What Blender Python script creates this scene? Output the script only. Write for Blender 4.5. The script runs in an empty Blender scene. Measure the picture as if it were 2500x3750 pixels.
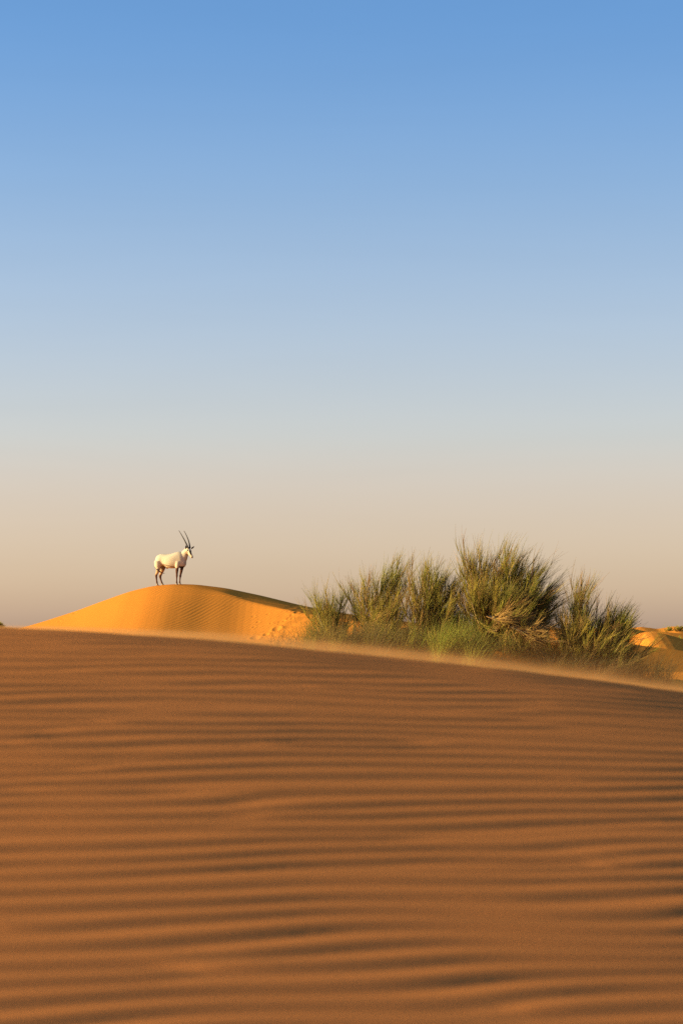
import bpy, math
import numpy as np
from mathutils import Vector

C = bpy.context.scene
COL = C.collection
R = math.radians

# ------------------------------------------------------------------ camera, sky, sun, exposure
F = 8854.0            # focal length in photo pixels (85 mm on a 36 mm tall frame of 3750 px)
HOR = 2310.0          # photo row of the eye-level horizon
cam_d = bpy.data.cameras.new('camera')
cam = bpy.data.objects.new('camera', cam_d); COL.objects.link(cam); C.camera = cam
cam_d.sensor_fit = 'VERTICAL'; cam_d.sensor_height = 36.0; cam_d.lens = 85.0
cam_d.clip_start = 0.05; cam_d.clip_end = 30000
cam.location = (0, 0, 0)
cam.rotation_euler = (math.pi/2 + math.atan((HOR-1875)/F), 0, 0)
cam_d.dof.use_dof = True; cam_d.dof.focus_distance = 66.0; cam_d.dof.aperture_fstop = 7.0

SUN_EL, SUN_AZ = 11.5, 7.5        # degrees up; degrees towards the camera side of due left
world = bpy.data.worlds.new('World'); C.world = world; world.use_nodes = True
wn = world.node_tree; wl = wn.links
bg = wn.nodes['Background']; bg.inputs[1].default_value = 0.10
sky = wn.nodes.new('ShaderNodeTexSky'); sky.sky_type = 'NISHITA'; sky.sun_disc = False
sky.sun_elevation = R(SUN_EL); sky.sun_rotation = R(270-SUN_AZ)
sky.air_density = 1.0; sky.dust_density = 1.0; sky.ozone_density = 1.0
# white balance of the sky by elevation (warm haze low down, clearer blue above), the same all the way round
tc = wn.nodes.new('ShaderNodeTexCoord'); sep = wn.nodes.new('ShaderNodeSeparateXYZ')
wl.new(tc.outputs['Generated'], sep.inputs[0])
mr = wn.nodes.new('ShaderNodeMapRange'); mr.inputs[1].default_value = 0.0; mr.inputs[2].default_value = 0.5
wl.new(sep.outputs[2], mr.inputs[0])
ramp = wn.nodes.new('ShaderNodeValToRGB'); ramp.color_ramp.interpolation = 'B_SPLINE'
wl.new(mr.outputs[0], ramp.inputs[0])
SKY_STOPS = [  # sin(elevation)*2, multiplier
    (0.000, (1.20, 1.01, 1.36)), (0.026, (1.13, .985, 1.27)), (0.054, (1.03, .89, 1.14)), (0.090, (1.01, .835, 1.03)), (0.126, (1.015, .835, 1.01)), (0.161, (.995, .88, 1.06)),
    (0.261, (.88, .853, 1.08)), (0.364, (0.715, 0.82, 1.10)), (0.500, (0.42, 0.71, 1.15)), (1.0, (0.50, 0.74, 1.08))]
SC = 2.0
cr = ramp.color_ramp
while len(cr.elements) < len(SKY_STOPS): cr.elements.new(0.5)
for e, (p, c) in zip(cr.elements, SKY_STOPS):
    e.position = p; e.color = (c[0]/SC, c[1]/SC, c[2]/SC, 1)
mul = wn.nodes.new('ShaderNodeVectorMath'); mul.operation = 'MULTIPLY'
wl.new(sky.outputs[0], mul.inputs[0]); wl.new(ramp.outputs[0], mul.inputs[1])
mul2 = wn.nodes.new('ShaderNodeVectorMath'); mul2.operation = 'SCALE'; mul2.inputs['Scale'].default_value = SC
wl.new(mul.outputs[0], mul2.inputs[0])
# faint drawn-out veils of high haze
cm = wn.nodes.new('ShaderNodeMapping'); cm.inputs['Scale'].default_value = (3.0, 3.0, 34.0); wl.new(tc.outputs['Generated'], cm.inputs[0])
cn = wn.nodes.new('ShaderNodeTexNoise'); cn.inputs['Scale'].default_value = 1.6; cn.inputs['Detail'].default_value = 5; cn.inputs['Distortion'].default_value = .6
wl.new(cm.outputs[0], cn.inputs['Vector'])
cv = wn.nodes.new('ShaderNodeMapRange'); cv.inputs[1].default_value = .30; cv.inputs[2].default_value = .75; cv.inputs[3].default_value = .992; cv.inputs[4].default_value = 1.014
wl.new(cn.outputs[0], cv.inputs[0])
mul3 = wn.nodes.new('ShaderNodeVectorMath'); mul3.operation = 'SCALE'
az_ = wn.nodes.new('ShaderNodeMath'); az_.operation = 'MULTIPLY_ADD'; az_.inputs[1].default_value = -.20; az_.inputs[2].default_value = 1.0
wl.new(sep.outputs[0], az_.inputs[0])                 # the dusty air is a little brighter towards the sun
cz = wn.nodes.new('ShaderNodeMath'); cz.operation = 'MULTIPLY'; wl.new(cv.outputs[0], cz.inputs[0]); wl.new(az_.outputs[0], cz.inputs[1])
wl.new(mul2.outputs[0], mul3.inputs[0]); wl.new(cz.outputs[0], mul3.inputs['Scale']); wl.new(mul3.outputs[0], bg.inputs[0])

sun_d = bpy.data.lights.new('sun', 'SUN'); sun_d.energy = 5.0; sun_d.angle = R(0.6); sun_d.color = (1.0, 0.84, 0.46)
sun = bpy.data.objects.new('sun', sun_d); COL.objects.link(sun)
to_sun = Vector((-math.cos(R(SUN_AZ))*math.cos(R(SUN_EL)), -math.sin(R(SUN_AZ))*math.cos(R(SUN_EL)), math.sin(R(SUN_EL))))
sun.rotation_euler = to_sun.to_track_quat('Z', 'Y').to_euler()

C.view_settings.view_transform = 'Standard'; C.view_settings.look = 'None'
C.view_settings.exposure = 1.0; C.view_settings.gamma = 1.0; C.view_settings.use_curve_mapping = False
C.render.engine = 'CYCLES'; C.cycles.use_denoising = False; C.cycles.max_bounces = 6
C.cycles.volume_bounces = 1; C.cycles.volume_step_rate = 1.0

# ------------------------------------------------------------------ helpers
K = 2500/1568.0                     # the layout below is noted in a 1568-px-wide view of the photo
def at(px, py, Y):                  # photo pixel -> point at depth Y
    return np.array([(px-1250)/F*Y, Y, -(py-HOR)/F*Y])
def atd(px, py, Y): return at(px*K, py*K, Y)

def material(name, rough=1.0, spec=0.1):
    m = bpy.data.materials.new(name); m.use_nodes = True
    b = m.node_tree.nodes['Principled BSDF']
    b.inputs['Roughness'].default_value = rough
    b.inputs['Specular IOR Level'].default_value = spec
    return m, m.node_tree, b

def sand_material(name, c0, c1, scale, grain, bump):
    m, t, b = material(name, 1.0, 0.0)
    co = t.nodes.new('ShaderNodeTexCoord')
    n1 = t.nodes.new('ShaderNodeTexNoise'); n1.inputs['Scale'].default_value = scale; n1.inputs['Detail'].default_value = 4
    n2 = t.nodes.new('ShaderNodeTexNoise'); n2.inputs['Scale'].default_value = grain; n2.inputs['Detail'].default_value = 2
    t.links.new(co.outputs['Object'], n1.inputs['Vector']); t.links.new(co.outputs['Object'], n2.inputs['Vector'])
    mx = t.nodes.new('ShaderNodeMix'); mx.data_type = 'RGBA'
    mx.inputs[6].default_value = (*c0, 1); mx.inputs[7].default_value = (*c1, 1)
    t.links.new(n1.outputs[0], mx.inputs[0])
    mg = t.nodes.new('ShaderNodeMapRange'); mg.inputs[1].default_value = .3; mg.inputs[2].default_value = .7
    mg.inputs[3].default_value = .91; mg.inputs[4].default_value = 1.09
    t.links.new(n2.outputs[0], mg.inputs[0])
    sc = t.nodes.new('ShaderNodeVectorMath'); sc.operation = 'SCALE'
    t.links.new(mx.outputs[2], sc.inputs[0]); t.links.new(mg.outputs[0], sc.inputs['Scale'])
    t.links.new(sc.outputs[0], b.inputs['Base Color'])
    if bump:
        bp = t.nodes.new('ShaderNodeBump'); bp.inputs['Strength'].default_value = bump; bp.inputs['Distance'].default_value = .01
        t.links.new(n2.outputs[0], bp.inputs['Height']); t.links.new(bp.outputs[0], b.inputs['Normal'])
    return m

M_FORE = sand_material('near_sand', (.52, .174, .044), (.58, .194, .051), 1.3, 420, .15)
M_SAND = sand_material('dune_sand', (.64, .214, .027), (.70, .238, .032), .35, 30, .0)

def mesh_obj(name, V, faces, mat, parent=None, col=None, smooth=True):
    """faces: (n,3) or (n,4) int array"""
    me = bpy.data.meshes.new(name)
    V = np.asarray(V, np.float32); faces = np.asarray(faces, np.int32); k = faces.shape[1]; n = len(faces)
    me.vertices.add(len(V)); me.vertices.foreach_set('co', V.ravel())
    me.loops.add(n*k); me.loops.foreach_set('vertex_index', faces.ravel())
    me.polygons.add(n); me.polygons.foreach_set('loop_start', np.arange(0, n*k, k, dtype=np.int32))
    me.polygons.foreach_set('loop_total', np.full(n, k, np.int32))
    me.polygons.foreach_set('use_smooth', np.full(n, smooth))
    if col is not None:
        a = me.attributes.new('Col', 'FLOAT_COLOR', 'POINT')
        c4 = np.ones((len(V), 4), np.float32); c4[:, :3] = col
        a.data.foreach_set('color', c4.ravel())
    me.update(calc_edges=True)
    if mat: me.materials.append(mat)
    o = bpy.data.objects.new(name, me); COL.objects.link(o)
    if parent: o.parent = parent
    return o

def grid_faces(nx, ny):
    i = np.arange(ny-1)[:, None]*nx + np.arange(nx-1)[None, :]
    return np.stack([i, i+1, i+nx+1, i+nx], -1).reshape(-1, 4)

def heightfield(name, xs, ys, fz, mat):
    X, Y = np.meshgrid(xs, ys)
    Z = fz(X, Y)
    o = mesh_obj(name, np.stack([X, Y, Z], -1).reshape(-1, 3), grid_faces(len(xs), len(ys)), mat)
    o['kind'] = 'structure'
    return o

def tag(o, label, cat, group=None):
    o['label'] = label; o['category'] = cat
    if group: o['group'] = group
    return o

def empty(name, loc, label, cat, group=None):
    o = bpy.data.objects.new(name, None); COL.objects.link(o); o.location = loc; o.empty_display_size = .3
    return tag(o, label, cat, group)

def smooth_curve(px, pz, x, w):
    """interpolated profile with rounded corners of half-width w"""
    d = np.linspace(-1, 1, 9)*w; g = np.exp(-(np.linspace(-1, 1, 9)*1.6)**2); g /= g.sum()
    return sum(gi*np.interp(x+di, px, pz) for gi, di in zip(g, d))

def waves(X, Y, lam, ang, sk, sa, n, seed):
    """narrow band of plane waves: phase and amplitude of a ripple train with natural forks and ends"""
    r = np.random.default_rng(seed)
    re = np.zeros_like(X); im = np.zeros_like(X)
    for _ in range(n):
        k = 2*np.pi/lam*(1+sk*r.normal()); a = ang+sa*r.normal(); p = r.uniform(0, 2*np.pi)
        ph = k*(np.sin(a)*X+np.cos(a)*Y)+p
        re += np.cos(ph); im += np.sin(ph)
    return np.arctan2(im, re), np.hypot(re, im)/math.sqrt(n)

def vnoise(X, Y, sx, sy, seed, n=14):
    r = np.random.default_rng(seed); out = np.zeros_like(X)
    for _ in range(n):
        a = r.uniform(0, 2*np.pi); k = r.uniform(.5, 1.6)*2*np.pi
        out += np.sin(k*(np.cos(a)*X/sx+np.sin(a)*Y/sy)+r.uniform(0, 6.28))
    return out/math.sqrt(n/2)

def sstep(a, b, x):
    t = np.clip((x-a)/(b-a), 0, 1); return t*t*(3-2*t)

# ------------------------------------------------------------------ ground sheet
def base_z(X, Y):
    xc = np.clip(X, -4, 9.5); near = -0.62-.088*xc-.0025*np.maximum(xc, 0)**2
    z = near+(-1.1-near)*sstep(66, 105, Y)
    z = z+(-2.2-z)*sstep(110, 420, Y)
    z = -2.6+(z+2.6)*sstep(14, 46, Y)
    z = z+.05*vnoise(X, Y, 9, 7, 5)*sstep(30, 60, Y)*(1-sstep(200, 500, Y))
    return z
gx = np.unique(np.concatenate([-np.geomspace(30, 9000, 30), np.linspace(-30, 40, 141), np.geomspace(40, 9000, 30)]))
gy = np.unique(np.concatenate([-np.geomspace(5, 9000, 22), np.linspace(-5, 140, 261), np.geomspace(140, 12000, 44)]))
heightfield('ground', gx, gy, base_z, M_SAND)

# ------------------------------------------------------------------ rippled dune the camera stands on
YC = 7.0
crest_px = np.array([(-2600, 2262), (-1500, 2266), (-600, 2280), (0, 2301), (319, 2315), (638, 2336), (957, 2361), (1275, 2393),
                     (1594, 2426), (1913, 2459), (2232, 2498), (2500, 2536), (2900, 2592), (4200, 2700), (6500, 2760), (12000, 2800)], float)
SKEW = .20                        # the crest line runs away from the camera towards the right
def crest_y(x): return YC+SKEW*np.clip(x, -2.2, 2.2)
_k = (crest_px[:, 0]-1250)/F
crest_x = YC*_k/(1-SKEW*_k); crest_x = np.where(np.abs(crest_x) > 2.2, _k*crest_y(crest_x), crest_x); crest_z = -(crest_px[:, 1]-HOR)*crest_y(crest_x)/F
def crest(x): return smooth_curve(crest_x, crest_z, x, .22)
Z0 = float(crest(np.array([0.0]))[0])
def fore_z(X, Y):
    u = crest_y(X)-Y
    zc = crest(X)
    up = np.maximum(u, 0); un = np.maximum(-u, 0)
    g = .62+.38*np.exp(-(up/2.0)**2)
    zc = Z0+(zc-Z0)*np.where(u > 0, g, 1)
    z = zc-.122*(up-.65*(1-np.exp(-up/.65)))
    z -= .50*(un-.7*(1-np.exp(-un/.7)))
    z += .003*vnoise(X, Y, 2.2, 1.8, 11)*sstep(0, 1.2, u)
    return z
def fore_ripples(X, Y):
    kap = -.45-.15*sstep(3.0, 5.0, Y)                 # ripples run obliquely across the slope
    Xw = X+.05*vnoise(X, Y, .9, .7, 3); Yw = Y+kap*X+.015*vnoise(X, Y, .9, .6, 4)+.0025*vnoise(X, Y, .36, .28, 6)
    Yw = 3+5*np.log(np.maximum(1+.2*(Yw-3), .2))          # they grow longer up the slope
    ph, A = waves(Xw, Yw, .088, 0.0, .10, .075, 56, 23)
    prof = np.sin(ph+.45*np.sin(ph+.6))
    amp = .0036*np.clip(A/.5, .25, 1.0)**.7*(1+.12*(1-sstep(2.8, 4.4, Y)))
    ph2, A2 = waves(Xw, Yw, .21, .25, .2, .2, 30, 8)
    u = crest_y(X)-Y; far = 1-sstep(.4, 2.0, u)
    amp = amp*(1-.22*sstep(3.5, 5.5, Y)); z = amp*prof*(1-.15*far)+.0004*A2*np.sin(ph2)
    ed = (1-sstep(2.6, 3.2, np.abs(X)))*sstep(1.2, 1.7, Y)*(1-sstep(.5, 1.0, -u))
    return z*ed
fx = np.unique(np.round(np.concatenate([np.linspace(-9, -3.2, 24), np.linspace(-3.2, -1.5, 60), np.linspace(-1.5, 1.5, 150),
                                        np.linspace(1.5, 3.2, 60), np.linspace(3.2, 9, 24)]), 5))
fy = np.unique(np.round(np.concatenate([np.linspace(-6, 1.2, 26), np.linspace(1.2, 8.6, 830), np.linspace(8.6, 15, 50)]), 5))
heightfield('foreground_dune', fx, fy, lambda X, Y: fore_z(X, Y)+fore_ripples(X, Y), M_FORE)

# ------------------------------------------------------------------ dune under the oryx
YO = 72.0
sil = np.array([(-700, 1600), (-300, 1520), (-120, 1478), (0, 1455), (55, 1441), (100, 1428), (180, 1402), (230, 1383), (300, 1358), (350, 1346),
                (400, 1341.5), (450, 1342.5), (520, 1351), (600, 1368), (690, 1390), (760, 1404), (840, 1416), (950, 1430), (1100, 1452), (1250, 1490), (1500, 1560)], float)
sil_x = (sil[:, 0]*K-1250)*YO/F; sil_z = -(sil[:, 1]*K-HOR)*YO/F
def px_to_x(pd): return (pd*K-1250)*YO/F
def oryx_dune_z(X, Y):
    S = smooth_curve(sil_x, sil_z, X, .35)
    u = YO-Y
    # the brink runs from the summit down to the right and towards the camera
    def along(ps, vs, w_=.8): return smooth_curve([px_to_x(p) for p in ps], vs, X, w_)
    w = along([330, 400, 470, 590, 690, 900, 1300], [0, .25, 1.0, 2.6, 4.4, 7.0, 9.0])
    dl = along([330, 400, 470, 590, 690, 900], [0, .01, .09, .27, .22, .16])
    front = along([0, 300, 450, 700, 1000], [.22, .29, .31, .31, .25])
    a = u-w
    soft = .06*np.logaddexp(0, a/.06)
    easy = along([380, 560], [1.1, .06])                             # the summit is rounded, the brink is sharp
    rnd = soft-easy*(1-np.exp(-soft/easy))*along([420, 560], [.9, .15])
    z = S-dl*np.clip(u/(w+.05), 0, 1)-front*rnd
    back = np.maximum(-u, 0)
    z -= .22*(back-.8*(1-np.exp(-back/.8)))
    # foot of the slope eases out
    b = base_z(X, Y)+.02
    z = np.where(u > 2, b+.12*np.logaddexp(0, (z-b)/.12)-.015, z)
    return z
PITS = [(1014, 2304, .16, .075), (975, 2324, .11, .05), (935, 2337, .17, .05), (1003, 2327, .07, .03), (1040, 2330, .07, .025), (992, 2283, .06, .025),
        (1010, 2282, .05, .02), (1040, 2275, .07, .03), (1055, 2266, .08, .025), (930, 2296, .07, .025), (945, 2278, .07, .025), (982, 2250, .07, .02),
        (928, 2258, .08, .02), (1055, 2240, .07, .02), (1070, 2267, .06, .03), (1080, 2330, .1, .03), (1095, 2340, .1, .03), (1048, 2345, .08, .02),
        (345, 2209, .12, .05), (365, 2203, .10, .05), (293, 2232, .10, .04), (275, 2246, .10, .04), (232, 2266, .08, .03), (220, 2276, .08, .03),
        (1020, 2286, .05, .02), (1068, 2252, .07, .03), (1098, 2232, .12, .06), (1088, 2243, .12, .05)]
def ray_to_dune(px, py):
    ys = np.linspace(60, YO+.3, 600); xs = (px-1250)/F*ys; zs = -(py-HOR)/F*ys
    d = oryx_dune_z(xs, ys)-zs
    h = np.nonzero(d > 0)[0]
    return (xs[h[0]], ys[h[0]]) if len(h) else None
def oryx_dune_full(X, Y):
    z = oryx_dune_z(X, Y)
    Xw = X+.10*vnoise(X, Y, 6, 6, 31); Yw = Y+.10*vnoise(X, Y, 5, 5, 32)
    ph, A = waves(Xw, Yw, .135, -1.0, .05, .08, 40, 41)
    amp = .0019*np.clip(A, .35, 1.1)*sstep(-.2, .8, YO-Y)*(.8+.3*vnoise(X, Y, 3, 3, 33)).clip(.35, 1.2)
    inside = sstep(px_to_x(-100), px_to_x(60), X)*(1-sstep(px_to_x(760), px_to_x(1000), X))
    z = z+amp*inside*np.sin(ph+.5*np.sin(ph))
    for px, py, r, dep in PITS:
        h = ray_to_dune(px, py)
        if h is None: continue
        r = r*.68; dep = dep*.42; q = np.hypot((X-h[0])/r, (Y-h[1])/(r*1.6))
        z = z-dep*np.exp(-q**2*1.3)+.45*dep*np.exp(-((q-1.35)/.35)**2)
    # trampled band up to the bush
    tr = np.exp(-((X-px_to_x(690)-(Y-68)*.18)/.55)**2)
    z = z+.005*tr*vnoise(X, Y, .35, .55, 77)*sstep(0, 2, YO-Y)
    return z
ox = np.unique(np.round(np.concatenate([np.linspace(-19, -11.5, 30), np.linspace(-11.5, 1.2, 480), np.linspace(1.2, 10, 60)]), 5))
oy = np.unique(np.round(np.concatenate([np.linspace(56, 61, 24), np.linspace(61, 72.6, 380), np.linspace(72.6, 86, 46)]), 5))
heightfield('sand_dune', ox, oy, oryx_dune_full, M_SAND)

# ------------------------------------------------------------------ dunes further off, seen at the right and left edges
def far_dune(prof, Y, front, back, wpx, brink=None, depth=None, seed=0):
    p = np.array(prof, float)
    X0 = (p[:, 0]-1250)*Y/F; Zp = -(p[:, 1]-HOR)*Y/F
    zlow = -3.2
    def fz(X, Yg):
        S = smooth_curve(X0, Zp, X, wpx*Y/F)
        u = Y-Yg; s = wpx*Y/F*2
        up = np.maximum(u, 0); un = np.maximum(-u, 0)
        if brink is not None:
            w = np.interp(X, (np.array([b[0] for b in brink])-1250)*Y/F, [b[1] for b in brink])
            z = S-.03*np.minimum(up, w)-front*np.maximum(up-w, 0)
        else:
            z = S-front*(up-s*(1-np.exp(-up/s)))
        z = z-back*(un-s*(1-np.exp(-un/s)))
        return np.maximum(z+.02*s*vnoise(X, Yg, 9*s, 7*s, seed), zlow)
    d = depth or 3.0/front
    xs = np.unique(np.concatenate([np.linspace(X0[0], X0[-1], 260)])); ys = np.linspace(Y-d, Y+3.5/back, 120)
    heightfield('sand_dune', xs, ys, fz, M_SAND)

far_dune([(1000, 2345), (1500, 2330), (1900, 2312), (1975, 2301), (2012, 2295), (2050, 2301), (2100, 2305), (2200, 2303), (2300, 2301), (2345, 2295.5),
          (2375, 2299), (2402, 2303), (2432, 2299), (2462, 2293.5), (2500, 2297), (2560, 2301), (2640, 2298), (2760, 2303), (3100, 2312), (3600, 2330)], 480, .16, .12, 7, seed=1)
far_dune([(1700, 2400), (2000, 2345), (2120, 2312), (2190, 2300), (2250, 2297), (2300, 2299), (2335, 2306), (2370, 2315), (2430, 2332), (2600, 2390)], 300, .12, .16, 8, seed=2)
far_dune([(2240, 2370), (2300, 2336), (2335, 2320), (2360, 2314), (2390, 2312), (2440, 2315), (2500, 2321), (2600, 2326), (2750, 2340), (3000, 2390)], 190, .12, .2, 8, seed=3)
far_dune([(2180, 2460), (2270, 2400), (2310, 2358), (2335, 2333), (2357, 2320), (2376, 2316.5), (2400, 2317), (2430, 2322), (2470, 2332), (2500, 2341), (2560, 2360), (2700, 2420)],
         118, .20, .3, 6, seed=4)
far_dune([(2050, 2318), (2180, 2336), (2300, 2357), (2360, 2366), (2440, 2376), (2500, 2384), (2600, 2400), (2900, 2450)], 92, .15, .25, 6, seed=5)
far_dune([(-1500, 2310), (-700, 2288), (-300, 2284), (-60, 2290), (0, 2294), (40, 2299), (90, 2304), (200, 2310), (500, 2330), (900, 2350)], 380, .12, .12, 7, seed=6)

# ------------------------------------------------------------------ thin branches
def tubes(P0, D, L, B, r0, r1, S=3, norm=True):
    """curved three-sided tubes: P0 starts, D unit directions, L lengths, B bending vectors -> verts, tri faces, t, polyline function"""
    n = len(P0); t = np.linspace(0, 1, S+1)
    if norm: D = D/np.linalg.norm(D, axis=1, keepdims=True)
    pts = P0[:, None]+L[:, None, None]*(D[:, None]*t[None, :, None]+.5*B[:, None]*(t**2)[None, :, None])
    tan = D[:, None]+B[:, None]*t[None, :, None]
    tan = tan/np.linalg.norm(tan, axis=2, keepdims=True)
    ref = np.array([.31, .94, .12]); ref /= np.linalg.norm(ref)
    u = np.cross(tan, ref); u /= np.linalg.norm(u, axis=2, keepdims=True)+1e-9
    v = np.cross(tan, u)
    rad = (r0[:, None]+(r1-r0)[:, None]*t[None]) if np.ndim(r0) else (r0+(r1-r0)*t)[None].repeat(n, 0)
    ang = np.array([0, 2.094, 4.189])
    V = pts[:, :, None]+rad[:, :, None, None]*(np.cos(ang)[None, None, :, None]*u[:, :, None]+np.sin(ang)[None, None, :, None]*v[:, :, None])
    V = V.reshape(-1, 3)
    base = (np.arange(n)*(S+1)*3)[:, None, None]+(np.arange(S)*3)[None, :, None]
    a = np.arange(3)[None, None]; b = (a+1) % 3
    Fq = np.stack([base+a, base+b, base+b+3, base+a+3], -1).reshape(-1, 4)
    return V, Fq, pts, tan

class Twigs:
    def __init__(s): s.V = []; s.F = []; s.C = []; s.n = 0
    def add(s, V, Fq, c):
        s.V.append(V); s.F.append(Fq+s.n); s.C.append(c); s.n += len(V)
    def build(s, name, mat, parent, origin, stuff=True):
        o = mesh_obj(name, np.concatenate(s.V)-np.asarray(origin), np.concatenate(s.F), mat, parent, np.concatenate(s.C))
        if stuff: o['kind'] = 'stuff'
        return o

M_TWIG, _t, _b = material('twig', .8, .15)
_a = _t.nodes.new('ShaderNodeAttribute'); _a.attribute_name = 'Col'
_t.links.new(_a.outputs['Color'], _b.inputs['Base Color'])

UP = np.array([0, 0, 1.0]); WIND = np.array([1.0, .1, 0])
GREEN = np.array([.165, .158, .017]); OLIVE = np.array([.255, .185, .022]); BROWN = np.array([.210, .105, .030])
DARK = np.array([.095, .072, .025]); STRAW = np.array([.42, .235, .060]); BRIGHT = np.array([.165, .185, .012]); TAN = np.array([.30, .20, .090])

def palette(rng, n, cols, wts):
    c = np.array(cols)[rng.choice(len(cols), n, p=np.array(wts)/np.sum(wts))]
    return c*rng.uniform(.65, 1.4, (n, 1))

def broom(fol, wood, rng, base, tip, spread, nl, ns, nt, dens=1.0, tw=(.25, .55), cols=(GREEN, OLIVE, BROWN), wts=(3, 3, 2), wind=.25, up=.4, dspread=None, tanj=.19, r=.0046, lowcol=BROWN):
    """limbs from base towards tip, each with side limbs, each with many near-parallel wand-like twigs"""
    base = np.asarray(base, float); tip = np.asarray(tip, float)
    dspread = spread if dspread is None else dspread
    nl = max(3, int(nl*1.5*dens)); ns = int(ns*1.34); tip = tip-np.array([0, 0, .40]); T = tip+np.stack([rng.normal(0, spread*.85, nl), rng.normal(0, dspread*1.1, nl), rng.normal(0, spread*.4, nl)], 1)
    P = base+rng.normal(0, .09, (nl, 3))*[1, 1, .2]
    vec = T-P; L = np.linalg.norm(vec, axis=1)
    B = np.tile(UP*.5+WIND*wind*.3, (nl, 1))*rng.uniform(.2, 1.0, (nl, 1))
    D = vec/L[:, None]-.5*B
    r0 = rng.uniform(.010, .018, nl)
    V, Fq, pts, tan = tubes(P, D, L, B, r0, r0*.4, 6, False)
    wood.add(V, Fq, np.repeat(palette(rng, nl, (BROWN, TAN), (3, 1)), 21, 0))
    def sample(pts, tan, idx, t):
        S = pts.shape[1]-1; f = np.clip(t*S, 0, S-1e-6); i = f.astype(int); w = (f-i)[:, None]
        return pts[idx, i]*(1-w)+pts[idx, i+1]*w, tan[idx, i]*(1-w)+tan[idx, i+1]*w
    m = nl*ns; idx = np.repeat(np.arange(nl), ns); t = rng.uniform(.18, .95, m)
    p, q = sample(pts, tan, idx, t)
    d = q+rng.normal(0, .33, (m, 3))+.12*UP
    l2 = L[idx]*rng.uniform(.28, .55, m)*(1-.45*t)
    b2 = UP*up*.7+WIND*wind*.5+rng.normal(0, .15, (m, 3))
    V, Fq, pts2, tan2 = tubes(p, d, l2, b2, np.full(m, .007), np.full(m, .004), 4)
    wood.add(V, Fq, np.repeat(palette(rng, m, (BROWN, OLIVE, TAN), (3, 2, 1)), 15, 0))
    k = m*nt; idx = np.repeat(np.arange(m), nt); t = rng.uniform(.05, 1, k)
    p, q = sample(pts2, tan2, idx, t)
    d = q+rng.normal(0, tanj, (k, 3))+.1*UP
    l3 = rng.uniform(tw[0], tw[1], k)*rng.uniform(.7, 1.15, k)
    b3 = UP*up*.6+WIND*wind+rng.normal(0, .22, (k, 3))
    rr = r*rng.uniform(.7, 1.25, k)
    V, Fq, pts3, _ = tubes(p, d, l3, b3, rr, rr*.35, 3)
    csub = palette(rng, m, cols, wts)                                  # one tone per spray, light and dark mixed to suggest the shaded crown interior
    c = csub[idx]*.65+palette(rng, k, cols, wts)*.35
    tipc = c*.74+TAN*.26
    cc = np.stack([c*.8+lowcol*.2, c, c, tipc], 1)                    # per ring
    fol.add(V, Fq, np.repeat(cc.reshape(-1, 3), 3, 0))

def blades(fol, rng, centre, sx, sy, n, h, wind, cols, wts, fan=.35, r=.0042):
    nc = max(6, n//45)                                               # blades stand in clumps of their own height and colour
    cc0 = np.stack([rng.normal(0, sx, nc), rng.normal(0, sy, nc), np.zeros(nc)], 1)
    ch = rng.uniform(.45, 1.15, nc); ccol = palette(rng, nc, cols, wts)
    ci = rng.integers(0, nc, n)
    P = centre+cc0[ci]+np.stack([rng.normal(0, .07, n), rng.normal(0, .07, n), np.zeros(n)], 1)
    P[:, 2] = base_z(P[:, 0], P[:, 1])-.02
    D = np.stack([rng.normal(0, fan, n), rng.normal(0, fan, n), np.ones(n)], 1)
    L = h*ch[ci]*rng.uniform(.5, 1.15, n)
    B = WIND*wind+rng.normal(0, .3, (n, 3))-UP*.15
    rr = r*rng.uniform(.7, 1.3, n)
    V, Fq, _, _ = tubes(P, D, L, B, rr, rr*.3, 4)
    c = ccol[ci]*.6+palette(rng, n, cols, wts)*.4
    cc = np.stack([c*.7+BROWN*.2, c, c, c, c*.8+TAN*.2], 1)
    fol.add(V, Fq, np.repeat(cc.reshape(-1, 3), 3, 0))

GRP = 'desert broom shrubs on the low ground right of the dune'
def shrub(label, origin_px, Y, brooms, seed, extra=None, dens=1.0):
    rng = np.random.default_rng(seed)
    o = atd(origin_px, 1500, Y); o[2] = base_z(o[0], o[1])-.03
    root = empty('desert_shrub', o, label, 'shrub', GRP)
    fol, wood = Twigs(), Twigs()
    for b in brooms:
        (bx, by), (tx, ty), spread, nl, ns, nt = b[:6]; kw = b[6] if len(b) > 6 else {}
        dy = kw.pop('dy', 0.0); db = kw.pop('db', 0.0)
        B0 = atd(bx, by, Y+db)
        if by >= 1465: B0[2] = base_z(B0[0], B0[1])
        broom(fol, wood, rng, B0, atd(tx, ty, Y+dy), spread, nl, ns, nt, dens, **kw)
    fol.build('foliage', M_TWIG, root, o); wood.build('branch', M_TWIG, root, o)
    if extra: extra(root, o, rng, Y)
    return root

warm = dict(cols=(OLIVE, BROWN, GREEN, STRAW), wts=(4, 4, 3, .6))
green = dict(cols=(GREEN, OLIVE, BROWN), wts=(5, 3, 1.2))
dark = dict(cols=(DARK, GREEN, BROWN, OLIVE), wts=(2, 3, 2.5, 2))  # dark twigs, partly painting in the shaded right and rear of the crowns
def kw(d, **k): return dict(d, **k)

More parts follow.
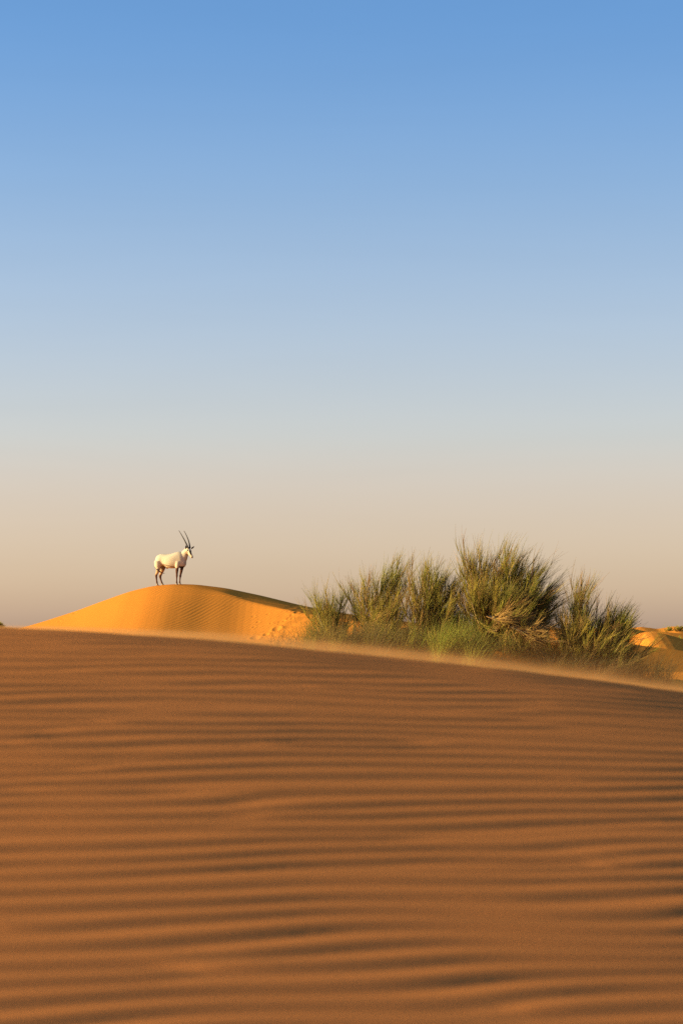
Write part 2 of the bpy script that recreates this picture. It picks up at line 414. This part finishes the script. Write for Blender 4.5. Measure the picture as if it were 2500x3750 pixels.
shrub('leftmost shrub of the clump, sparse upright wands above a brown skirt by the dune', 775, 64.0, [
    ((768, 1470), (740, 1365), .22, 6, 6, 13, kw(green, wind=.12)),
    ((770, 1470), (762, 1360), .18, 5, 6, 13, kw(green, wind=.12)),
    ((775, 1470), (800, 1405), .25, 5, 6, 12, kw(warm, wind=.3, dy=.4)),
    ((765, 1480), (722, 1425), .22, 5, 5, 10, kw(warm, wind=-.05)),
    ((770, 1490), (722, 1460), .25, 8, 6, 11, kw(warm, wind=-.1, up=.3, dy=-.5, tw=(.25, .5))),
    ((790, 1495), (765, 1450), .35, 9, 6, 12, kw(warm, wind=.05, dy=-.5, tw=(.25, .5))),
    ((800, 1490), (830, 1440), .35, 7, 6, 11, kw(warm, wind=.25, tw=(.25, .5))),
], 101, dens=0.8)
shrub('open airy shrub with sky showing through, second from the left of the clump', 880, 63.7, [
    ((872, 1480), (812, 1335), .14, 6, 6, 12, kw(green, wind=.05)),
    ((876, 1480), (845, 1320), .20, 6, 6, 13, kw(warm, wind=.2)),
    ((880, 1480), (880, 1305), .22, 7, 6, 13, kw(green, wind=.3)),
    ((885, 1480), (915, 1305), .22, 6, 6, 13, kw(green, wind=.4)),
    ((880, 1470), (905, 1375), .25, 6, 6, 12, kw(warm, wind=.4, dy=-.5)),
    ((880, 1480), (865, 1390), .30, 7, 6, 13, kw(warm, wind=.15, dy=-.4)),
    ((890, 1490), (900, 1440), .40, 8, 6, 12, kw(warm, wind=.2, dy=-.5, tw=(.25, .5))),
], 102, dens=0.72)
shrub('yellow green shrub with shaded right flank, third from the left between airy and tallest shrub', 985, 63.2, [
    ((985, 1485), (965, 1315), .18, 6, 6, 14, kw(warm, wind=.3)),
    ((990, 1485), (988, 1305), .20, 7, 6, 14, kw(green, wind=.35)),
    ((995, 1485), (1025, 1325), .22, 6, 6, 13, kw(green, wind=.45)),
    ((990, 1480), (985, 1370), .30, 8, 6, 14, kw(warm, wind=.25, dy=-.4)),
    ((1000, 1480), (1030, 1390), .30, 8, 6, 13, kw(dark, wind=.4, dy=.5)),
    ((1000, 1490), (1000, 1430), .40, 7, 6, 12, kw(warm, wind=.2)),
], 103)
def dry_sprays(root, o, rng, Y):
    dry = Twigs(); w2 = dry
    for (bx, by), (tx, ty), nl, up_, dy in [((1128, 1415), (1168, 1392), 8, .25, -1.3), ((1175, 1440), (1225, 1418), 9, .05, -1.3), ((1185, 1440), (1240, 1445), 8, -.1, -1.3)]:
        broom(dry, dry, rng, atd(bx, by, Y+dy), atd(tx, ty, Y+dy), .18, nl, 4, 6, tw=(.2, .45), cols=(STRAW, BROWN), wts=(3, 1.5), wind=.3, up=up_, r=.007, lowcol=STRAW)
    for k in range(26):
        x = rng.uniform(1160, 1250); P = atd(x, rng.uniform(1435, 1455), Y-1.3+rng.normal(0, .2))[None]
        D = np.array([[rng.normal(.1, .3), rng.normal(0, .2), -1.0]]); L = np.array([rng.uniform(.4, .85)])
        V, Fq, _, _ = tubes(P, D, L, rng.normal(0, .5, (1, 3)), np.array([.009]), np.array([.005]), 4)
        dry.add(V, Fq, np.repeat(palette(rng, 1, (STRAW, BROWN), (2, 1)), 15, 0))
    d = dry.build('dry_branch', M_TWIG, root, o); d['label'] = 'straw coloured dead sprays hanging on the sunlit side'
shrub('tallest densest shrub of the clump, dome crown leaning right, straw coloured sprays', 1150, 62.8, [
    ((1120, 1470), (1078, 1290), .16, 7, 6, 15, kw(warm, wind=.2)),
    ((1125, 1470), (1105, 1280), .20, 8, 6, 16, kw(warm, wind=.25)),
    ((1130, 1470), (1140, 1280), .22, 8, 6, 16, kw(warm, wind=.3)),
    ((1140, 1470), (1175, 1285), .22, 8, 6, 16, kw(green, wind=.35)),
    ((1150, 1470), (1210, 1303), .24, 9, 6, 16, kw(dark, wind=.5)),
    ((1160, 1470), (1240, 1325), .22, 9, 6, 16, kw(dark, wind=.6)),
    ((1160, 1470), (1238, 1362), .18, 8, 6, 15, kw(dark, wind=.7, up=.3)),
    ((1150, 1470), (1195, 1345), .35, 10, 6, 15, kw(dark, wind=.4, dy=.6)),
    ((1120, 1460), (1110, 1345), .35, 10, 6, 15, kw(warm, wind=.25, dy=-.6)),
    ((1130, 1450), (1165, 1360), .22, 8, 6, 14, kw(kw(warm), wind=.35, dy=-1.0, db=-.5)),
    ((1170, 1470), (1225, 1390), .30, 9, 6, 13, kw(dark, wind=.5, dy=.3)),
    ((1175, 1480), (1240, 1415), .14, 4, 5, 11, kw(dark, wind=.5)),
    ((1150, 1490), (1160, 1430), .55, 12, 6, 13, kw(dark, wind=.2, dy=-.2, tw=(.25, .5))),
    ((1190, 1500), (1210, 1450), .50, 9, 6, 12, kw(dark, wind=.2, dy=-.4, tw=(.25, .5))),
    ((1085, 1480), (1070, 1400), .30, 7, 6, 13, kw(dark, wind=.2, dy=.3)),
], 104, dry_sprays)
shrub('slender pointed shrub rising right of the gap beside the tallest shrub', 1312, 61.9, [
    ((1310, 1480), (1324, 1336), .07, 6, 6, 13, kw(warm, wind=.12)),
    ((1312, 1480), (1332, 1352), .12, 5, 6, 13, kw(green, wind=.2)),
    ((1306, 1480), (1298, 1400), .16, 5, 6, 11, kw(dark, wind=0.0)),
    ((1315, 1480), (1355, 1385), .16, 6, 6, 12, kw(dark, wind=.3)),
    ((1312, 1480), (1320, 1415), .30, 8, 6, 13, kw(warm, wind=.15, dy=-.4)),
    ((1310, 1510), (1300, 1470), .45, 9, 6, 12, kw(warm, wind=.1, dy=-.5, tw=(.25, .5))),
    ((1320, 1515), (1335, 1475), .45, 9, 6, 12, kw(warm, wind=.2, dy=-.5, tw=(.25, .5))),
], 105, dens=0.68)
shrub('dark shrub at the right end of the clump, wands swept over to the right', 1385, 61.8, [
    ((1370, 1480), (1376, 1415), .10, 4, 6, 11, kw(green, wind=.2)),
    ((1375, 1480), (1402, 1392), .14, 6, 6, 13, kw(dark, wind=.35)),
    ((1380, 1480), (1424, 1408), .15, 6, 6, 13, kw(dark, wind=.5)),
    ((1385, 1480), (1425, 1425), .18, 6, 6, 12, kw(dark, wind=.5, up=.3)),
    ((1370, 1480), (1392, 1425), .28, 9, 6, 13, kw(dark, wind=.4)),
    ((1360, 1490), (1390, 1455), .45, 10, 6, 12, kw(warm, wind=.5, dy=-.6, tw=(.25, .5))),
    ((1390, 1520), (1415, 1478), .45, 12, 6, 13, kw(dark, wind=.5, dy=-.4, tw=(.25, .5))),
    ((1370, 1530), (1375, 1500), .6, 12, 6, 12, kw(dark, wind=.3, dy=-.6, tw=(.25, .5))),
], 106, dens=0.8)

def tussock(label, x, Y, sx, sy, n, h, wind, cols, wts, seed, fan=.35, tone=.72):
    cols = [np.asarray(c)*tone for c in cols]
    rng = np.random.default_rng(seed)
    o = atd(x, 1500, Y); o[2] = base_z(o[0], o[1])
    root = empty('grass_tussock', o, label, 'grass tussock', 'grass tussocks in front of the shrubs')
    fol = Twigs(); blades(fol, rng, o, sx, sy, n, h, wind, cols, wts, fan)
    fol.build('foliage', M_TWIG, root, o)
tussock('yellow green grass tussock in front of the two leftmost shrubs', 850, 61.0, .95, .6, 5200, .92, .25, (OLIVE, GREEN, STRAW, BROWN, DARK), (3, 2, .4, 3, 3), 201)
tussock('tall bright green grass tussock below the yellow green and tallest shrubs', 1040, 60.6, .45, .40, 4200, 1.10, .30, (BRIGHT, GREEN, OLIVE, STRAW), (4, 3, 2, .7), 202, .28, .95)
tussock('low brown grass between the green tussock and the hanging dead sprays', 1160, 61.0, .5, .4, 1500, .55, .3, (BROWN, DARK, STRAW), (3, 4, .5), 203, .5)
tussock('low olive grass under the slender pointed shrub', 1300, 60.6, .55, .45, 1700, .60, .3, (OLIVE, BROWN, DARK), (2, 3, 3), 204, .5)
tussock('dark wind-swept grass spilling down right of the last shrub', 1415, 60.5, .45, .45, 2600, .60, .7, (DARK, GREEN, BROWN), (5, 1, 3), 205, .4)
tussock('thin wispy grass at the right edge of the clump over the sunlit sand', 1500, 60.6, .22, .4, 240, .95, .55, (DARK, BROWN, OLIVE), (3, 3, 1), 206, .3)

# small shrubs on the dunes far off
def far_shrub(label, px, py, Y, w, h, seed):
    rng = np.random.default_rng(seed)
    o = at(px, py, Y)
    root = empty('desert_shrub', o, label, 'shrub', 'small shrubs far off on the dunes')
    fol, wood = Twigs(), Twigs()
    for k in range(7):
        a = (k-3)/3
        broom(fol, wood, rng, o+[a*.10*w, rng.normal(0, .1*w), -.1*h], o+[a*.36*w, rng.normal(0, .22*w), h*(.72-.32*a*a)*rng.uniform(.75, 1.1)], .16*w, 3, 4, 7,
              tw=(.16*h, .3*h), cols=(GREEN*1.5, OLIVE*1.4, BROWN*1.3), wts=(4, 3, 1), wind=.1, r=.016*h, lowcol=GREEN)
    fol.build('foliage', M_TWIG, root, o); wood.build('branch', M_TWIG, root, o)
far_shrub('small olive shrub alone on the far ridge, left of the pair at the right edge', 2447, 2309, 430, 1.5, 1.15, 301)
far_shrub('taller olive shrub on the far ridge near the right edge', 2484, 2309, 430, 1.7, 1.3, 302)
far_shrub('olive shrub cut off by the right edge of the photo on the far ridge', 2512, 2309, 435, 1.4, 1.1, 303)
far_shrub('rounded olive shrub behind the small sunlit dune, below the far ridge', 2490, 2336, 165, .75, .5, 304)
far_shrub('low faint shrub left of the rounded one behind the small sunlit dune', 2462, 2330, 175, .7, .32, 305)
far_shrub('dark shrub cut off by the left edge above the dune crest', 2, 2296, 330, 1.1, 1.15, 306)
far_shrub('tiny pale shrub just right of the dark one at the left edge', 22, 2300, 330, .5, .3, 307)

# ------------------------------------------------------------------ oryx
def oryx():
    PX = 945.0; SCL = YO/F/.12755  # measured on an enlargement: 1 unit = PX px; SCL turns enlargement px into metres at YO
    s = .12755*YO/F                # metres per enlargement px
    def P(zx, zy): return np.array([(zx-640)*s, 0, (1738-zy)*s])
    YAW = R(18); d = np.array([math.cos(YAW), -math.sin(YAW), 0]); lat = np.array([math.sin(YAW), math.cos(YAW), 0])
    lean = -math.tan(YAW)
    VV, FF = [], []
    cnt = [0]
    def ring_tube(cs, A, Bv, ra, rb, n=20, pw=2.0):
        """closed tube through centres cs; A, Bv the ring axes per station; ra, rb radii"""
        th = np.linspace(0, 2*np.pi, n, endpoint=False)
        ca = np.sign(np.cos(th))*np.abs(np.cos(th))**(2/pw); sa = np.sign(np.sin(th))*np.abs(np.sin(th))**(2/pw)
        V = np.concatenate([c+r1*ca[:, None]*a+r2*sa[:, None]*b for c, a, b, r1, r2 in zip(cs, A, Bv, ra, rb)])
        m = len(cs); faces = []
        for i in range(m-1):
            for j in range(n):
                k = (j+1) % n
                faces.append((i*n+j, i*n+k, (i+1)*n+k)); faces.append((i*n+j, (i+1)*n+k, (i+1)*n+j))
        c0, c1 = m*n, m*n+1
        V = np.concatenate([V, [cs[0]], [cs[-1]]])
        for j in range(n):
            k = (j+1) % n
            faces.append((c0, k, j)); faces.append((c1, (m-1)*n+j, (m-1)*n+k))
        return V, np.array(faces)
    def limb(pts, ra, n=14, rb=None):
        pts = np.array(pts, float); tan = np.gradient(pts, axis=0); tan /= np.linalg.norm(tan, axis=1, keepdims=True)
        a = np.cross(tan, np.array([0, 1.0, 0.02])); a /= np.linalg.norm(a, axis=1, keepdims=True)+1e-9
        b = np.cross(tan, a)
        return ring_tube(pts, a, b, ra, ra if rb is None else rb, n)
    def dense(pts, rads, k=5):
        pts = np.array(pts, float); rads = np.array(rads, float); m = len(pts)
        t = np.linspace(0, m-1, (m-1)*k+1)
        # Catmull-Rom
        def cr_(arr):
            i = np.clip(t.astype(int), 0, m-2); f = (t-i)
            if arr.ndim > 1: f = f[:, None]
            p0 = arr[np.clip(i-1, 0, m-1)]; p1 = arr[i]; p2 = arr[i+1]; p3 = arr[np.clip(i+2, 0, m-1)]
            return .5*(2*p1+(p2-p0)*f+(2*p0-5*p1+4*p2-p3)*f*f+(3*p1-p0-3*p2+p3)*f**3)
        return cr_(pts), cr_(rads)
    def put(VF):
        VV.append(VF[0]); FF.append(VF[1]+cnt[0]); cnt[0] += len(VF[0])
    # torso: enlargement x, top y, bottom y, half width (m)
    st = [(248, 1010, 1110, .060), (275, 935, 1200, .125), (330, 882, 1262, .170), (400, 858, 1250, .185), (470, 852, 1195, .180), (540, 854, 1225, .190),
          (620, 855, 1262, .205), (720, 845, 1272, .210), (820, 816, 1268, .195), (920, 792, 1262, .170), (1000, 806, 1262, .150), (1060, 850, 1250, .120), (1105, 930, 1210, .085), (1125, 1010, 1160, .045)]
    cs = []; ra = []; rb = []
    for x, t, b, w in st:
        c = P(x, (t+b)/2); c[1] = c[0]*lean; cs.append(c); rb.append((b-t)/2*s); ra.append(w)
    cs, rr = dense(cs, np.stack([ra, rb], 1), 4)
    put(ring_tube(cs, [lat]*len(cs), [UP]*len(cs), rr[:, 0], rr[:, 1], 28, 2.25))
    # neck
    nk = [((985, 1010), .175, .13), ((1045, 940), .150, .105), ((1090, 870), .118, .082), ((1128, 800), .093, .070), ((1160, 750), .078, .066)]
    pts = []; 
    for (x, y), _, _ in nk:
        p = P(x, y); p[1] = p[0]*lean-.02*max(0, (x-1045)/100); pts.append(p)
    pc, rr = dense(pts, [(a, b) for _, a, b in nk], 4)
    tan = np.gradient(pc, axis=0); tan /= np.linalg.norm(tan, axis=1, keepdims=True)
    A = np.cross(tan, lat); A /= np.linalg.norm(A, axis=1, keepdims=True)
    put(ring_tube(pc, A, [lat]*len(pc), rr[:, 0], rr[:, 1], 22))
    # head, turned towards the camera
    hp = P(1197, 722); hp[1] = hp[0]*lean-.05
    f = np.array([.138, -.210, -.238]); f /= np.linalg.norm(f)
    l = np.array([-f[1], f[0], 0]); l /= np.linalg.norm(l)
    nn = np.cross(f, l); nn = nn if nn[2] > 0 else -nn
    hs = [(-.075, .040, .045, -.02), (-.04, .060, .062, -.02), (.02, .068, .078, -.025), (.08, .068, .084, -.032), (.14, .055, .072, -.036), (.20, .043, .056, -.034), (.26, .037, .046, -.028), (.31, .037, .041, -.026), (.345, .031, .033, -.028), (.362, .016, .018, -.03)]
    hc, hr = dense([hp+f*t+nn*o for t, _, _, o in hs], [(a, b) for _, a, b, _ in hs], 4)
    put(ring_tube(hc, [l]*len(hc), [nn]*len(hc), hr[:, 0], hr[:, 1], 20, 2.2))
    # legs: enlargement points and radii
    def leg(pts, side, ry=None):
        q = []; r = []
        for x, y, rad in pts:
            p = P(x, y); p[1] = p[0]*lean+side; q.append(p); r.append(rad*(1.16 if y > 1290 else 1))
        pc, rr = dense(q, np.array(r)[:, None], 5)
        put(limb(pc, rr[:, 0], 14))
    leg([(905, 1080, .085), (893, 1180, .080), (880, 1260, .050), (872, 1340, .038), (869, 1430, .029), (870, 1485, .029), (867, 1540, .021), (866, 1620, .018), (867, 1678, .024), (866, 1712, .025)], -.105)
    leg([(1000, 1130, .080), (1005, 1220, .062), (998, 1290, .045), (980, 1370, .035), (966, 1440, .029), (957, 1495, .029), (949, 1550, .021), (944, 1625, .018), (942, 1678, .023), (942, 1710, .024)], .105)
    leg([(320, 1060, .120), (318, 1180, .105), (322, 1270, .070), (312, 1345, .046), (288, 1410, .036), (266, 1460, .034), (268, 1520, .027), (277, 1600, .021), (287, 1670, .024), (292, 1705, .024), (296, 1728, .025)], -.100)
    leg([(430, 1100, .110), (445, 1220, .085), (428, 1310, .058), (402, 1390, .042), (378, 1450, .037), (366, 1490, .035), (376, 1550, .026), (397, 1620, .021), (418, 1680, .024), (430, 1712, .024), (435, 1722, .025)], .105)
    # sheath under the belly
    put(limb([P(560, 1235)+[0, 0, 0], P(585, 1268), P(600, 1285)], [.05, .03, .012], 10))
    V = np.concatenate(VV); Fc = np.concatenate(FF)
    tmp = mesh_obj('oryx_body_source', V, Fc, None)
    md = tmp.modifiers.new('r', 'REMESH'); md.mode = 'VOXEL'; md.voxel_size = .0105
    sm = tmp.modifiers.new('s', 'SMOOTH'); sm.factor = .5; sm.iterations = 5
    dg = bpy.context.evaluated_depsgraph_get(); ev = tmp.evaluated_get(dg)
    me = bpy.data.meshes.new_from_object(ev)
    bpy.data.objects.remove(tmp)
    n = len(me.vertices); co = np.empty(n*3, np.float32); me.vertices.foreach_get('co', co); co = co.reshape(-1, 3)
    # coat colours
    X, Yv, Z = co.T
    zx = X/s+640; zy = 1738-Z/s
    white = np.array([.57, .46, .30]); brn = np.array([.085, .030, .012]); drk = np.array([.028, .016, .010]); tanc = np.array([.46, .27, .11])
    col = np.tile(white, (n, 1))
    rng = np.random.default_rng(9)
    def mixc(c, m): 
        m = np.clip(m, 0, 1)[:, None]; col[:] = col*(1-m)+c*m
    fl = (zx > 760)
    mixc(brn, fl*sstep(1240, 1285, zy)); mixc(np.array([.10, .035, .014]), fl*sstep(1300, 1400, zy)*(1-sstep(1600, 1690, zy))*.6)
    hl = (zx < 540)
    mixc(tanc, hl*sstep(1255, 1330, zy)); mixc(brn, hl*sstep(1400, 1490, zy))
    mixc(np.array([.08, .035, .018]), (zx > 350)*(zx < 560)*sstep(1180, 1215, zy)*(1-sstep(1290, 1340, zy))*(Yv > -.02)*.7)
    mixc(white, sstep(1700, 1722, zy)*.8)
    mixc(drk, (zx > 925)*(zx < 1090)*sstep(1200, 1232, zy)*(1-sstep(1275, 1300, zy)))                 # chest band
    ln = 1168+(zx-490)*.235                                                                              # flank stripe
    mixc(np.array([.16, .07, .03]), (zx > 470)*(zx < 800)*np.exp(-((zy-ln)/13)**2)*(Yv < 0)*.9)
    # face
    rel = co-hp; t = rel@f; ll = rel@l; nv = rel@nn
    head = (np.abs(ll) < .085)*(t > -.075)*(np.abs(nv+.03) < .12)*(zx > 1120)*(zy < 1000)
    mixc(drk, head*sstep(.10, .125, t)*(1-sstep(.26, .285, t))*(1-sstep(.028, .040, np.abs(ll)))*(nv > -.035))
    mixc(drk, head*sstep(-.05, -.03, t)*(1-sstep(.035, .055, t))*(1-sstep(.035, .05, np.abs(ll)))*(nv > .0))
    st_ = (.085+.55*(-.02-nv))
    mixc(drk, head*np.exp(-((t-st_)/.034)**2)*sstep(.024, .036, np.abs(ll))*(nv < .03)*(nv > -.13))
    mixc(np.array([.36, .18, .06]), head*sstep(-.035, -.07, nv)*(t > .03)*(t < .2)*.55)
    mixc(drk, head*sstep(.335, .348, t)*(nv > -.045))
    mixc(np.array([.30, .16, .07]), (zx > 1060)*(zy > 900)*(zy < 1180)*sstep(1100, 1160, zx+.3*(zy-1000))*.5)      # throat
    col *= (1+.05*rng.normal(size=(n, 1))).clip(.85, 1.15)
    a = me.attributes.new('Col', 'FLOAT_COLOR', 'POINT'); c4 = np.ones((n, 4), np.float32); c4[:, :3] = col; a.data.foreach_set('color', c4.ravel())
    me.polygons.foreach_set('use_smooth', np.ones(len(me.polygons), bool))
    m, t_, b_ = material('oryx_coat', .75, .2)
    at_ = t_.nodes.new('ShaderNodeAttribute'); at_.attribute_name = 'Col'; t_.links.new(at_.outputs['Color'], b_.inputs['Base Color'])
    me.materials.clear(); me.materials.append(m)
    # place: x of the enlargement's 640 column in the photo is 540+640*.12755
    gx_ = (540+640*.12755-1250)*YO/F
    gz_ = -((1920+1738*.12755)-HOR)*YO/F
    hx = np.array([868, 944, 296, 437]); gX = (hx-640)*s+gx_; gY = YO-.15+(hx-640)*s*lean+np.array([-.105, .105, -.1, .105])
    gz_ = float(np.mean(oryx_dune_full(gX[None], gY[None])[0]-(1738-np.array([1742, 1742, 1758, 1750]))*s))-.004
    print('oryx z', gz_, oryx_dune_full(gX[None], gY[None])[0])
    root = empty('oryx', (gx_, YO-.15, gz_), 'white oryx with brown legs and two long horns standing on the orange dune top', 'oryx')
    root.rotation_euler = (0, 0, 0)
    body = bpy.data.objects.new('body', me); COL.objects.link(body); body.parent = root
    def solid(c, nm, rough=.6, spec=.3):
        mm, tt, bb = material(nm, rough, spec); bb.inputs['Base Color'].default_value = (*c, 1); return mm
    mh = solid((.045, .032, .022), 'horn', .5, .3); mk = solid((.03, .02, .014), 'dark_hide', .8, .1); me_ = solid((.01, .007, .005), 'eye', .15, .6); mhoof = solid((.30, .22, .14), 'hoof', .7, .2)
    # horns
    for (bx, by), (mx_, my_), (tx, ty), dl in [((1190, 690), (1068, 440), (915, 190), -.03), ((1243, 690), (1178, 440), (1050, 190), .03)]:
        p0, p1, p2 = P(bx, by), P(mx_, my_), P(tx, ty)
        y0 = hp[1]+dl*.5
        p0[1] = y0; p1[1] = y0+.10+dl; p2[1] = y0+.26+dl*2
        q = np.array([(1-t)**2*p0+2*t*(1-t)*(2*p1-.5*p0-.5*p2)+t*t*p2 for t in np.linspace(0, 1, 26)])
        rad = np.linspace(.026, .008, 26)*(1+.07*np.cos(np.arange(26)*np.pi)*(np.arange(26) < 15))
        v, fc = limb(q, rad, 10); mesh_obj('horn', v, fc, mh, root)
    # ears: leaf shaped cups
    for (bx, by), (tx, ty), yy, wide in [((1140, 730), (1124, 618), -.02, .026), ((1282, 716), (1374, 645), -.03, .024)]:
        p0, p2 = P(bx, by), P(tx, ty); p0[1] = hp[1]+yy; p2[1] = hp[1]+yy-.01
        ts = np.linspace(0, 1, 9); cs_ = p0+(p2-p0)*ts[:, None]
        dd = (p2-p0)/np.linalg.norm(p2-p0); aa = np.cross(dd, [0, 1, 0]); aa /= np.linalg.norm(aa); bb = np.cross(dd, aa)
        w = wide*np.array([.55, .8, .97, 1, .95, .82, .62, .36, .06])
        v, fc = ring_tube(cs_, [aa]*9, [bb]*9, w, w*.38, 12)
        e_ = mesh_obj('ear', v, fc, mk, root)
    # eyes
    for sd in (-1, 1):
        c = hp+f*.085+l*sd*.064+nn*(-.003)
        th = np.linspace(.15, np.pi-.15, 7)
        v, fc = ring_tube([c+l*np.cos(x)*.013 for x in th], [f]*7, [nn]*7, [.016*math.sin(x) for x in th], [.014*math.sin(x) for x in th], 10)
        mesh_obj('eye', v, fc, me_, root)
    # tail, swung forward across the hocks
    tp = [(228, 1085, .020), (232, 1180, .020), (262, 1265, .020), (335, 1335, .021), (405, 1382, .016), (450, 1408, .010), (515, 1412, .007)]
    q = []; 
    for x, y, r_ in tp:
        p = P(x, y); p[1] = P(228, 0)[0]*lean-.04-.19*min(1, max(0, (x-228)/90)); q.append(p)
    pc, rr = dense(q, np.array([r_ for *_, r_ in tp])[:, None], 5)
    v, fc = limb(pc, rr[:, 0], 10)
    tcol = np.tile(drk*1.3, (len(v), 1)); up_ = sstep(1160, 1235, 1738-v[:, 2]/s)[:, None]; tcol = white*(1-up_)+tcol*up_
    mesh_obj('tail', v, fc, m, root, tcol)
    # hooves
    for x, y, sd in [(866, 1712, -.105), (944, 1710, .105), (296, 1728, -.100), (437, 1720, .105)]:
        p = P(x, y); p[1] = p[0]*lean+sd
        q = [p+[-.002, 0, .012], p+[.004, 0, -.008], p+[.010, 0, -.032]]
        v, fc = ring_tube(q, [np.array([1., 0, 0])]*3, [np.array([0, 1., 0])]*3, [.028, .034, .040], [.027, .032, .035], 12)
        mesh_obj('hoof', v, fc, mhoof, root)
oryx()

# ------------------------------------------------------------------ sand blown over the crest
def blown_sand():
    xs = np.linspace(-1.9, 3.2, 60); H = .42
    zc = crest(xs)-.03
    rows = []
    for (dy, dz) in ((-.35, -.02), (-.35, H), (6.0, H), (6.0, -.35)):
        rows.append(np.stack([xs, crest_y(xs)+dy, zc+dz], 1))
    V = np.concatenate(rows); n = len(xs); fc = []
    for a, b in ((0, 1), (1, 2), (2, 3), (3, 0)):
        for i in range(n-1): fc.append((a*n+i, b*n+i, b*n+i+1, a*n+i+1))
    fc.append((0, 3*n, 2*n, n)); fc.append((n-1, n+n-1, 3*n-1, 4*n-1))
    m = bpy.data.materials.new('blown_sand'); m.use_nodes = True; t = m.node_tree; t.nodes.clear()
    out = t.nodes.new('ShaderNodeOutputMaterial'); pv = t.nodes.new('ShaderNodeVolumePrincipled')
    t.links.new(pv.outputs[0], out.inputs['Volume'])
    pv.inputs['Color'].default_value = (.82, .44, .15, 1); pv.inputs['Anisotropy'].default_value = .35
    tc_ = t.nodes.new('ShaderNodeTexCoord'); sp = t.nodes.new('ShaderNodeSeparateXYZ'); t.links.new(tc_.outputs['Object'], sp.inputs[0])
    def math_(op, a, b=None, c=None):
        nd = t.nodes.new('ShaderNodeMath'); nd.operation = op
        for k, v in enumerate((a, b, c)):
            if v is None: continue
            if isinstance(v, (int, float)): nd.inputs[k].default_value = v
            else: t.links.new(v, nd.inputs[k])
        return nd.outputs[0]
    cxs = np.linspace(-1.2, 1.3, 40); pf = np.polyfit(cxs, crest(cxs), 3)
    x, y, z = sp.outputs
    poly = math_('MULTIPLY_ADD', math_('MULTIPLY_ADD', math_('MULTIPLY_ADD', x, float(pf[0]), float(pf[1])), x, float(pf[2])), x, float(pf[3]))
    h = math_('MAXIMUM', math_('SUBTRACT', z, poly), -.05)
    scale = t.nodes.new('ShaderNodeMapRange'); scale.inputs[1].default_value = -1.0; scale.inputs[2].default_value = 1.0
    scale.inputs[3].default_value = .0015; scale.inputs[4].default_value = .017; scale.clamp = True
    t.links.new(x, scale.inputs[0])
    ex = math_('EXPONENT', math_('MULTIPLY', math_('DIVIDE', h, scale.outputs[0]), -1.0))
    ex = math_('MINIMUM', ex, 1.4)
    ex2 = math_('EXPONENT', math_('MULTIPLY', math_('DIVIDE', h, scale.outputs[0]), -.27))
    ex = math_('MULTIPLY_ADD', math_('MINIMUM', ex2, 1.2), .34, ex)
    no = t.nodes.new('ShaderNodeTexNoise'); no.inputs['Scale'].default_value = 1.0; no.inputs['Detail'].default_value = 3
    mp = t.nodes.new('ShaderNodeMapping'); mp.inputs['Scale'].default_value = (2.2, 1.0, 9.0); t.links.new(tc_.outputs['Object'], mp.inputs[0]); t.links.new(mp.outputs[0], no.inputs['Vector'])
    nz = t.nodes.new('ShaderNodeMapRange'); nz.inputs[1].default_value = .25; nz.inputs[2].default_value = .75; nz.inputs[3].default_value = .1; nz.inputs[4].default_value = 1.9
    t.links.new(no.outputs[0], nz.inputs[0])
    den = math_('MULTIPLY', math_('MULTIPLY', ex, nz.outputs[0]), .105)
    t.links.new(den, pv.inputs['Density'])
    o = mesh_obj('blown_sand_dust', V, fc[:-2], m, smooth=False)
    bm_me = o.data
    import bmesh
    bm = bmesh.new(); bm.from_mesh(bm_me)
    bmesh.ops.holes_fill(bm, edges=[e for e in bm.edges if e.is_boundary], sides=0)
    bmesh.ops.recalc_face_normals(bm, faces=bm.faces)
    bm.to_mesh(bm_me); bm.free()
    o['kind'] = 'stuff'
blown_sand()
